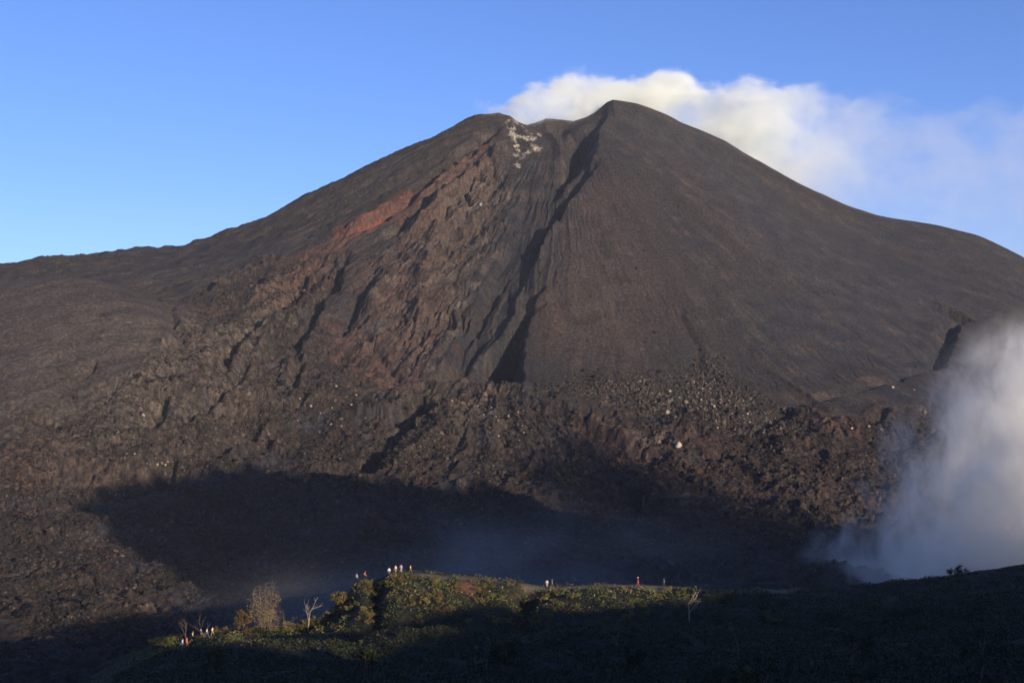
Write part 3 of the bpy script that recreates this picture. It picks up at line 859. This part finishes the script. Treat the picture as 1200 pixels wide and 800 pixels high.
# trees with their own shape
def tree(px, H, label, seed, kind, d_off=-1.0, py=None, lean=0.0, pale=False, group=None):
    r = np.random.default_rng(seed)
    p = hill_hit(px, py) if py else crest_point(px, d_off)
    e = bpy.data.objects.new('tree' if kind != 'bare' else 'bare_tree', None); link(e); e.location = p
    tag(e, label, 'tree', group)
    out, tips = [], []
    if kind == 'stringy':
        for k, (ox, hh, ln) in enumerate([(-.9, .95, -.02), (0.1, 1.0, .05), (1.0, .82, .12), (-.3, .7, -.15), (1.6, .6, .1)]):
            q = np.array([ox * .55, r.uniform(-.4, .4), -.3]); path = [(*q, .10)]
            m = 12
            for i in range(m):
                q = q + np.array([ln * H / m + r.normal() * .09, r.normal() * .09, hh * H / m]); path.append((*q, .10 * (1 - .8 * (i + 1) / m) + .02))
                if i > 3:
                    for _ in range(2):
                        a = r.uniform(0, 6.28); dd = np.array([math.cos(a), math.sin(a), .45]); dd /= np.linalg.norm(dd)
                        grow(r, q, dd, r.uniform(.6, 1.4), .035, 1, out, tips, .6, .22)
            out.append(path)
        tips = np.array(tips)
        k = r.integers(0, len(tips), 3000)
        P = tips[k] + r.normal(size=(3000, 3)) * np.array([.26, .26, .34]) - np.array([0, 0, 1]) * r.uniform(0, 1.6, (3000, 1))
        col, sz = np.array((.21, .145, .078)), .10
    elif kind == 'bare':
        grow(r, (0, 0, -.3), (lean, 0, 1), H * .62, .085 if not pale else .12, 2, out, tips, .42, -.03, 3)
        P = None
    else:
        q = np.array([0, 0, -.3]); path = [(*q, .12)]
        for i in range(6):
            q = q + np.array([r.normal() * .1 + lean * .1, r.normal() * .1, H / 8]); path.append((*q, .12 * (1 - .1 * i)))
            if i > 1:
                for _ in range(3):
                    a = r.uniform(0, 6.28); dd = np.array([math.cos(a), math.sin(a), .5]); dd /= np.linalg.norm(dd)
                    grow(r, q, dd, H * .28, .04, 1, out, tips, .6)
        out.append(path)
        tips = np.array(tips); k = r.integers(0, len(tips), 2600)
        P = tips[k] + r.normal(size=(2600, 3)) * H * .05
        col, sz = (np.array(OLV) if kind == 'olive' else np.array(SHADE_GREEN)), .13
    tv, tf = tube_mesh(out, 5)
    link(bpy.data.objects.new('trunk', mesh_np('trunk', tv, tf, M_PALE if pale else M_STEM)), e)
    if P is not None:
        lv, lf, lc = leaves_at(P, sz, r, col, .4, .2)
        link(bpy.data.objects.new('crown', mesh_np('crown', lv, lf, M_LEAF, lc, smooth=False)), e)
    return e
tree(309, 9.8, 'tall stringy tree with hanging moss and pale trunks, sunlit beside the descending path', 11, 'stringy', -4)
tree(361, 6.4, 'forked bare tree with pale branches between the stringy tree and the knoll', 12, 'bare', -4, pale=True)
tree(337, 4.6, 'thin bare leaning snag just right of the stringy tree', 13, 'bare', -4, lean=-.4)
tree(238, 5.0, 'thin twisted yellow-brown sapling below the descending hikers', 14, 'bare', -5, lean=.15)
tree(219, 4.6, 'slim bare sapling at the lowest hiker on the left', 15, 'bare', -2, lean=.05)
tree(808, 5.2, 'pale dead trunk standing alone in the shade right of the sunlit scrub', 16, 'bare', py=728, pale=True)
tree(722, 4.0, 'small pale snag in the dark thicket under the ridge path', 17, 'bare', py=760)
tree(285, 4.2, 'olive leafy small tree left of the stringy tree', 18, 'olive', -3)
tree(398, 3.6, 'olive leafy small tree at the left foot of the knoll', 19, 'olive', -3)
tree(866, 4.5, 'leafless grey sapling in the shaded thicket, lower right of the pale trunk', 20, 'bare', py=775)
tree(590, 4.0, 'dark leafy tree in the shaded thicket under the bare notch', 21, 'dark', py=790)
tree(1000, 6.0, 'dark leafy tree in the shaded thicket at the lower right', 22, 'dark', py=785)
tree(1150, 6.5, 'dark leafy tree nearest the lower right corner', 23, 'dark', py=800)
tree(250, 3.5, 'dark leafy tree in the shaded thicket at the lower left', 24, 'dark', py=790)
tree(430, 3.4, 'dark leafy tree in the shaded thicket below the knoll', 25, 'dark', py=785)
tree(745, 3.6, 'dark leafy tree in the shaded thicket left of the leafless sapling', 26, 'dark', py=788)

# ------------------------------------------------------------------ people
def skin_mesh(name, verts, edges, mat, sub=1):
    me = bpy.data.meshes.new(name + '_cage')
    me.from_pydata([v[:3] for v in verts], edges, []); me.update()
    o = bpy.data.objects.new(name + '_cage', me); link(o)
    sk = o.modifiers.new('s', 'SKIN'); sk.use_smooth_shade = True
    if not me.skin_vertices: me.skin_vertices.new()
    for i, v in enumerate(verts):
        rx = v[3]; ry = v[4] if len(v) > 4 else v[3]
        me.skin_vertices[0].data[i].radius = (rx, ry); me.skin_vertices[0].data[i].use_root = (i == 0)
    sb = o.modifiers.new('u', 'SUBSURF'); sb.levels = sub
    dg = bpy.context.evaluated_depsgraph_get(); ev = o.evaluated_get(dg)
    out = bpy.data.meshes.new_from_object(ev); out.name = name
    out.materials.clear(); out.materials.append(mat)
    bpy.data.objects.remove(o); bpy.data.meshes.remove(me)
    return out

def ellip(name, c, r, mat, cut=None):
    V = []; Fc = []; nu, nv = 12, 8
    for j in range(nv + 1):
        t = math.pi * j / nv
        for i in range(nu):
            a = 2 * math.pi * i / nu
            V.append((c[0] + r[0] * math.sin(t) * math.cos(a), c[1] + r[1] * math.sin(t) * math.sin(a), c[2] + r[2] * math.cos(t)))
    for j in range(nv):
        for i in range(nu):
            k = (i + 1) % nu; f = (j * nu + i, (j + 1) * nu + i, (j + 1) * nu + k, j * nu + k)
            if cut and cut(np.mean([V[q] for q in f], 0)): continue
            Fc.append(f)
    return mesh_np(name, V, np.array(Fc), mat)

M_SKIN = plain('skin', (.42, .25, .17), .6); M_HAIR = plain('hair', (.03, .02, .015), .6); M_EYE = plain('eye', (.02, .02, .02), .3); M_SHOE = plain('shoe', (.04, .035, .03))
def person(px, label, shirt, trousers, pose='stand', facing=0.0, pack=None, hat=None, H=1.72, at=None, group=None, d_off=-1.2, dx=0.0):
    s = H / 1.72
    p = at or crest_point(px, d_off)
    e = bpy.data.objects.new('person', None); link(e)
    e.location = (p[0], p[1], p[2] - .02); e.rotation_euler = (0, 0, facing); e.scale = (s, s, s)
    tag(e, label, 'person', group)
    st = {'stand': (.03, -.03), 'walk': (.30, -.26), 'stride': (.36, -.34)}[pose]
    # figure faces -Y; x is its left
    V = [(0, 0, .95, .14, .10), (0, 0, 1.12, .125, .095), (0, 0, 1.30, .155, .11), (0, 0, 1.42, .12, .09), (0, -.01, 1.50, .055, .055), (0, -.025, 1.58, .075, .085), (0, -.02, 1.66, .075, .085), (0, -.01, 1.70, .05, .055)]
    E = [(0, 1), (1, 2), (2, 3), (3, 4), (4, 5), (5, 6), (6, 7)]
    legs = []; arms = []
    for sx, f in ((1, st[0]), (-1, st[1])):
        i = len(V); kx = .10 * sx
        L = [(kx, -f * .05, .88, .095, .095), (kx, -f * .55 - .02, .50, .062, .065), (kx, -f * .9 + (.05 if f < 0 else 0), .10, .042, .045)]
        foot = [(kx, -f * .9 + (.05 if f < 0 else 0) - .02, .045, .04, .045), (kx, -f * .9 - .17 + (.05 if f < 0 else 0), .03, .035, .028)]
        V += L + foot; E += [(0, i), (i, i + 1), (i + 1, i + 2), (i + 2, i + 3), (i + 3, i + 4)]; legs.append((L, foot))
        j = len(V); sw = -f * .8
        hand = (.27 * sx, .02 - sw * .75 - .10, .84)
        A = [(.19 * sx, 0, 1.40, .055, .055), (.25 * sx, .03 - sw * .3, 1.13, .042, .042), (.265 * sx, .0 - sw * .65 - .06, .90, .028, .028), (*hand, .035, .022)]
        V += A; E += [(3, j), (j, j + 1), (j + 1, j + 2), (j + 2, j + 3)]; arms.append(A)
        for fi in range(4):
            b = len(V); oy = -.03 + fi * .02; ln = (.075, .085, .08, .062)[fi]
            V += [(hand[0], hand[1] + oy, hand[2] - .045, .009), (hand[0] - .008 * sx, hand[1] + oy * 1.1 - .006, hand[2] - .045 - ln * .55, .0085), (hand[0] - .022 * sx, hand[1] + oy * 1.1 - .012, hand[2] - .045 - ln, .007)]
            E += [(j + 3, b), (b, b + 1), (b + 1, b + 2)]
        b = len(V); V += [(hand[0], hand[1] - .045, hand[2] - .0, .011), (hand[0] - .01 * sx, hand[1] - .07, hand[2] - .04, .009)]; E += [(j + 3, b), (b, b + 1)]
    b = len(V)   # nose and ears
    V += [(0, -.125, 1.60, .014, .016), (.082, -.01, 1.605, .012, .022), (-.082, -.01, 1.605, .012, .022)]; E += [(5, b), (5, b + 1), (5, b + 2)]
    link(bpy.data.objects.new('body', skin_mesh('body', V, E, M_SKIN, 1)), e)
    # clothes
    SV = [(0, 0, .92, .16, .125), (0, 0, 1.12, .15, .115), (0, 0, 1.30, .175, .13), (0, 0, 1.43, .12, .095)]; SE = [(0, 1), (1, 2), (2, 3)]
    for A in arms:
        j = len(SV); m = [(a + c) / 2 for a, c in zip(A[1][:3], A[2][:3])]
        SV += [(*A[0][:3], .075, .075), (*A[1][:3], .062, .062), (*m, .055, .055)]; SE += [(3, j), (j, j + 1), (j + 1, j + 2)]
    link(bpy.data.objects.new('shirt', skin_mesh('shirt', SV, SE, plain('cloth', shirt, .9), 1)), e)
    TV = [(0, 0, .96, .15, .12)]; TE_ = []
    for L, foot in legs:
        j = len(TV); lo = L[2]
        TV += [(L[0][0], L[0][1], .86, .108, .108), (*L[1][:3], .082, .085), (lo[0], lo[1], .13, .068, .07)]; TE_ += [(0, j), (j, j + 1), (j + 1, j + 2)]
    link(bpy.data.objects.new('trousers', skin_mesh('trousers', TV, TE_, plain('cloth', trousers, .9), 1)), e)
    for L, foot in legs:
        link(bpy.data.objects.new('shoe', skin_mesh('shoe', [(foot[0][0], foot[0][1] + .05, .05, .05, .05), (foot[0][0], foot[0][1] - .06, .05, .052, .05), (foot[1][0], foot[1][1], .035, .048, .036)], [(0, 1), (1, 2)], M_SHOE, 1)), e)
    link(bpy.data.objects.new('hair', ellip('hair', (0, .005, 1.655), (.098, .112, .105), M_HAIR, lambda c: c[1] < -.045 and c[2] < 1.70 or c[2] < 1.60)), e)
    for sx in (-1, 1): link(bpy.data.objects.new('eye', ellip('eye', (.032 * sx, -.108, 1.635), (.013, .008, .009), M_EYE)), e)
    link(bpy.data.objects.new('mouth', ellip('mouth', (0, -.108, 1.555), (.026, .008, .007), plain('lip', (.30, .11, .09)))), e)
    if hat:
        m = plain('hat_cloth', hat, .9)
        link(bpy.data.objects.new('hat', ellip('hat', (0, -.01, 1.70), (.115, .135, .085), m, lambda c: c[2] < 1.675)), e)
    if pack:
        pk = skin_mesh('backpack', [(0, .18, 1.02, .13, .09), (0, .20, 1.20, .15, .10), (0, .18, 1.38, .12, .085)], [(0, 1), (1, 2)], plain('pack_cloth', pack, .85), 2)
        link(bpy.data.objects.new('backpack', pk), e)
    return e
WHITE = (.60, .58, .55); CREAM = (.75, .62, .40); REDC = (.62, .06, .05); PINK = (.75, .30, .28); NAVY = (.03, .04, .09); JEANS = (.06, .08, .14); KHAKI = (.28, .22, .14); BLK = (.02, .02, .022); BLUEC = (.22, .30, .55); YELC = (.62, .45, .17); LIL = (.45, .38, .60)
# group on the knoll, left to right
kn = 2.2
person(418, 'hiker in a blue-grey jacket, leftmost of the two people left of the knoll', (.30, .34, .45), BLK, 'stand', 2.6, hat=(.35, .05, .06), d_off=1.0)
person(428, 'hiker in a red jacket with a pink pack, just left of the knoll', REDC, BLK, 'walk', 1.9, pack=PINK, d_off=-.3)
person(456, 'hiker in a white shirt and dark trousers, leftmost on the knoll top', WHITE, JEANS, 'stand', .3)
person(463.5, 'broad hiker in a cream top with a reddish pack, second on the knoll top', (.78, .58, .42), KHAKI, 'stand', -.5, pack=REDC, H=1.8)
person(470, 'slim hiker in a lilac shirt, third on the knoll top', LIL, (.35, .30, .36), 'stand', 2.8, H=1.75)
person(481, 'hiker in a yellowish white shirt standing apart at the right of the knoll top', YELC, (.12, .07, .05), 'walk', 1.4, pack=NAVY)
# on the ridge path
person(641, 'slender hiker in pale clothes, left of a pair on the ridge path', (.62, .55, .42), (.35, .30, .22), 'stand', 0, d_off=-.6, H=1.6)
person(647, 'dim hiker in brown clothes, right of a pair on the ridge path', (.16, .10, .07), (.10, .08, .06), 'walk', 1.2, d_off=-.4, H=1.62)
person(747.5, 'hiker with a red top and pale hat walking alone on the ridge path', REDC, (.30, .05, .04), 'walk', -1.5, hat=(.85, .75, .65), d_off=-1.0, H=1.75)
person(778, 'small dark hiker farther right on the ridge path', (.10, .14, .20), NAVY, 'walk', -1.3, d_off=.2, H=1.55)
# descending at the left end
for q, lab, sh, tr, pk, ht in [
    ((249, 722), 'hiker in a beige shirt, uppermost of the line descending at the left', (.72, .55, .36), KHAKI, None, None),
    ((242.5, 725), 'hiker in a white shirt, second from the top of the line descending at the left', WHITE, JEANS, None, None),
    ((235.5, 728), 'hiker with a bright white hat in the middle of the descending line', NAVY, BLK, None, (.85, .83, .8)),
    ((226, 731), 'hiker in a yellow shirt in the lower half of the descending line', YELC, JEANS, NAVY, None),
    ((219, 750), 'hiker in a red shirt low on the descending line', REDC, (.45, .10, .08), PINK, None),
    ((214, 756), 'hiker in a pale blue shirt, lowest of the descending line', (.35, .42, .62), NAVY, None, None)]:
    px, fy = q
    d = np.interp(px, _RC[:, 0], _RC[:, 2]) - (1.5 if fy < 740 else 5)
    x = (px - 600) / F * d; z = float(hillside(np.array([x]), np.array([d]))[0])
    person(px, lab, sh, tr, 'walk', 1.2 + .1 * (px % 3), pk, ht, at=(x, d, z))

# ------------------------------------------------------------------ boulders below the cone
def boulder(px, py, s, col, label, group=None, seed=0, tall=1.0):
    p = raycast(px, py); z = float(mountain(np.array([p[0]]), np.array([p[1]]))[0][0])
    r = np.random.default_rng(900 + seed)
    V = []; Fc = []; nu, nv = 10, 7; ph = r.uniform(0, 50)
    cuts = r.normal(size=(7, 3)); cuts /= np.linalg.norm(cuts, axis=1)[:, None]; off = r.uniform(.55, .85, 7)
    for j in range(nv + 1):
        t = math.pi * j / nv
        for i in range(nu):
            a = 2 * math.pi * i / nu; v = np.array([math.sin(t) * math.cos(a), math.sin(t) * math.sin(a), math.cos(t)])
            for c, o in zip(cuts, off):
                k = v @ c
                if k > o: v = v - c * (k - o)
            V.append(v * np.array([1, .8, .8 * tall]) * s)
    for j in range(nv):
        for i in range(nu):
            k = (i + 1) % nu; Fc.append((j * nu + i, (j + 1) * nu + i, (j + 1) * nu + k, j * nu + k))
    me = mesh_np('boulder', V, np.array(Fc), col, smooth=False)
    o = link(bpy.data.objects.new('boulder', me)); o.location = (p[0], p[1], z + s * .3 * tall); o.rotation_euler = (0, 0, r.uniform(0, 6))
    tag(o, label, 'boulder', group)
M_R1 = plain('pale_rock', (.26, .20, .14), .9, .2, .4, 1.0); M_R2 = plain('grey_rock', (.13, .105, .08), .9, .2, .4, 1.0); M_R3 = plain('cream_rock', (.38, .31, .22), .9, .2, .3, 1.0)
boulder(795, 529, 3.2, M_R3, 'bright cream boulder standing alone on the dark lava right of centre', None, 1, 1.7)
boulder(812, 517, 3.6, M_R2, 'broad tan boulder just above the bright cream one', None, 2, .6)
boulder(782, 482, 2.6, M_R1, 'pale boulder at the upper left edge of the rubble fan', None, 3)
boulder(572, 405, 2.0, M_R3, 'pale boulder on the brink of the shaded hollow under the central gully', None, 4)
boulder(998, 506, 1.6, M_R3, 'small white boulder beside the rust patch at the right', None, 5)
boulder(1018, 502, 1.8, M_R1, 'small pale boulder right of the rust patch', None, 6)
boulder(1046, 455, 1.7, M_R3, 'small white boulder, left of a pair on the right flank', None, 7)
boulder(1071, 457, 1.7, M_R1, 'flat pale boulder, right of a pair on the right flank', None, 8, .5)
boulder(168, 482, 2.6, M_R1, 'pale boulder at the foot of the tan scar on the left', None, 9)
boulder(527, 372, 1.0, M_R3, 'tiny white boulder in the middle of the central dark flow', None, 10)
boulder(387, 452, 3.0, M_R2, 'long tan boulder on the lava left of the chasm', None, 11, .4)
r_ = random.Random(4)
for i in range(70):
    t = r_.random(); px = 800 + 110 * t + r_.gauss(0, 22); py = 462 + 34 * t + r_.gauss(0, 10)
    boulder(px, py, r_.uniform(.8, 2.0), r_.choice([M_R1, M_R2, M_R2]), 'pale boulder in the rubble fan below the right face', 'boulders of the rubble fan', 20 + i)
for i in range(26):
    px = r_.uniform(335, 440); py = 478 + r_.gauss(0, 12) + (px - 380) * .1
    boulder(px, py, r_.uniform(.8, 1.8), r_.choice([M_R1, M_R2]), 'pale block among the rough lava left of the chasm', 'blocks left of the chasm', 120 + i)
for i in range(22):
    px = r_.uniform(500, 620); py = 475 + (px - 500) * .25 + r_.gauss(0, 8)
    boulder(px, py, r_.uniform(.8, 1.7), r_.choice([M_R1, M_R2]), 'pale block on the lava right of the chasm', 'blocks right of the chasm', 170 + i)
for i in range(16):
    px = r_.uniform(140, 200); py = 538 + r_.gauss(0, 8)
    boulder(px, py, r_.uniform(.8, 1.6), r_.choice([M_R1, M_R2]), 'grey block on the lava just above the big shadow at the left', 'blocks above the shadow', 210 + i)
# ------------------------------------------------------------------ loose lava rubble: countless blocks, one object
def rubble():
    r = np.random.default_rng(77)
    n = 400000
    t = r.uniform(-.47, .47, n); y = r.uniform(500, 1500, n); x = t * y
    fd = inpoly(_FIELD, x, y); rk = inpoly(_ROCKY, x, y)
    fan = inpoly(poly([(640,455),(700,440),(790,445),(830,420),(860,440),(900,470),(960,500),(930,520),(860,510),(780,490)]), x, y)
    dens = fbm(x / 60, y / 60, 3, 301)
    want = (sstep(-5, 60, fd) * sstep(-.55, .25, dens) + sstep(0, 20, rk) * .16 * sstep(0, .4, dens) + sstep(-25, 20, fan) * .8)
    want = np.maximum(want, .012 * sstep(-.1, .4, dens))
    ok = r.random(n) < want
    x, y, fan = x[ok], y[ok], fan[ok]; n = len(x)
    z = np.empty(n)
    for a in range(0, n, 60000):
        z[a:a + 60000] = mountain(x[a:a + 60000], y[a:a + 60000])[0]
    s = .70 * np.clip(.55 * (1 - r.random(n)) ** (-1 / 2.6), .5, np.interp(y, [500, 700, 1100], [1.5, 2.2, 3.4])) * np.interp(y, [500, 1000], [.75, 1.0])
    cube = np.array([(-1,-1,-1),(1,-1,-1),(1,1,-1),(-1,1,-1),(-1,-1,1),(1,-1,1),(1,1,1),(-1,1,1)], float)
    V = cube[None] * (1 + r.uniform(-.45, .35, (n, 8, 3)))
    V[:, 4:, :2] *= r.uniform(.45, .95, (n, 1, 1))
    V *= (s[:, None] * np.stack([r.uniform(.6, 1.2, n), r.uniform(.6, 1.2, n), r.uniform(.45, .95, n)], 1))[:, None, :]
    a = r.uniform(0, 6.28, n); b = r.uniform(-.6, .6, n)
    ca, sa, cb, sb = np.cos(a)[:, None], np.sin(a)[:, None], np.cos(b)[:, None], np.sin(b)[:, None]
    X, Y, Z = V[..., 0].copy(), V[..., 1].copy(), V[..., 2].copy()
    Y2 = Y * cb - Z * sb; Z2 = Y * sb + Z * cb
    V[..., 0] = X * ca - Y2 * sa + x[:, None]; V[..., 1] = X * sa + Y2 * ca + y[:, None]; V[..., 2] = Z2 + (z + s * .12)[:, None]
    fc = np.array([(0,3,2,1),(4,5,6,7),(0,1,5,4),(1,2,6,5),(2,3,7,6),(3,0,4,7)])
    Fc = (fc[None] + (np.arange(n) * 8)[:, None, None]).reshape(-1, 4)
    k = r.random(n)[:, None]
    tint = fbm(x / 45, y / 45, 3, 311)[:, None]
    c = np.array(LAVA) + (np.array(RUST) - np.array(LAVA)) * sstep(.1, .7, tint) * .45
    c = c + (np.array(TAN) - c) * (sstep(.80, .97, k) * .8)
    c = c + (np.array((.11, .09, .065)) - c) * (sstep(-10, 20, fan)[:, None] * sstep(.55, .9, k) * .8)
    c = c * r.uniform(.55, 1.4, (n, 1)) * (1 + .45 * fbm(x / 38, y / 38, 3, 321))[:, None]
    me = mesh_np('lava_rubble', V.reshape(-1, 3), Fc, bpy.data.materials['volcanic_ash_and_lava'], np.repeat(c, 8, 0), smooth=False)
    o = link(bpy.data.objects.new('lava_rubble', me)); tag(o, 'loose dark lava blocks strewn over the field below the cone', 'rubble', kind='stuff')
rubble()
# ------------------------------------------------------------------ sky, sun, camera
w = bpy.data.worlds.new('World'); sc.world = w; w.use_nodes = True
nt = w.node_tree; bg = nt.nodes['Background']
sky = nt.nodes.new('ShaderNodeTexSky'); sky.sky_type = 'NISHITA'; sky.sun_disc = False
sky.sun_elevation = SUN_E; sky.sun_rotation = math.pi - SUN_A
sky.altitude = 2400; sky.air_density = 1.0; sky.dust_density = .5; sky.ozone_density = 1.6
nt.links.new(sky.outputs['Color'], bg.inputs["Color"]); bg.inputs['Strength'].default_value = .115
gn = nt.nodes.new('ShaderNodeVectorMath'); gn.operation = 'MULTIPLY'; gn.inputs[1].default_value = (.60, .885, 1.60)
gm = nt.nodes.new('ShaderNodeGamma'); gm.inputs['Gamma'].default_value = .80      # evens out the fall-off of the clear evening sky
nt.links.new(sky.outputs['Color'], gm.inputs['Color']); nt.links.new(gm.outputs['Color'], gn.inputs[0]); nt.links.new(gn.outputs['Vector'], bg.inputs['Color'])

su = bpy.data.lights.new('sun', 'SUN'); su.energy = 5.0; su.angle = math.radians(.5); su.color = (1.0, .84, .67)
so = bpy.data.objects.new('sun', su); link(so)
from mathutils import Vector
sdir = Vector((math.sin(SUN_A) * math.cos(SUN_E), -math.cos(SUN_A) * math.cos(SUN_E), math.sin(SUN_E)))
so.rotation_euler = sdir.to_track_quat('Z', 'Y').to_euler()
so.location = (60, -60, 120)

cam = bpy.data.cameras.new('camera'); co = bpy.data.objects.new('camera', cam); link(co)
cam.sensor_width = 36; cam.lens = 36 * F / 1200; cam.clip_start = .5; cam.clip_end = 20000
co.location = (0, 0, 0); co.rotation_euler = (math.radians(90), 0, 0)
sc.camera = co
sc.view_settings.view_transform = 'Standard'; sc.view_settings.look = 'None'
sc.view_settings.exposure = .5; sc.view_settings.gamma = 1; sc.view_settings.use_curve_mapping = False
sc.cycles.use_denoising = True
sc.cycles.max_bounces = 12; sc.cycles.diffuse_bounces = 2; sc.cycles.volume_bounces = 10
sc.cycles.transparent_max_bounces = 8
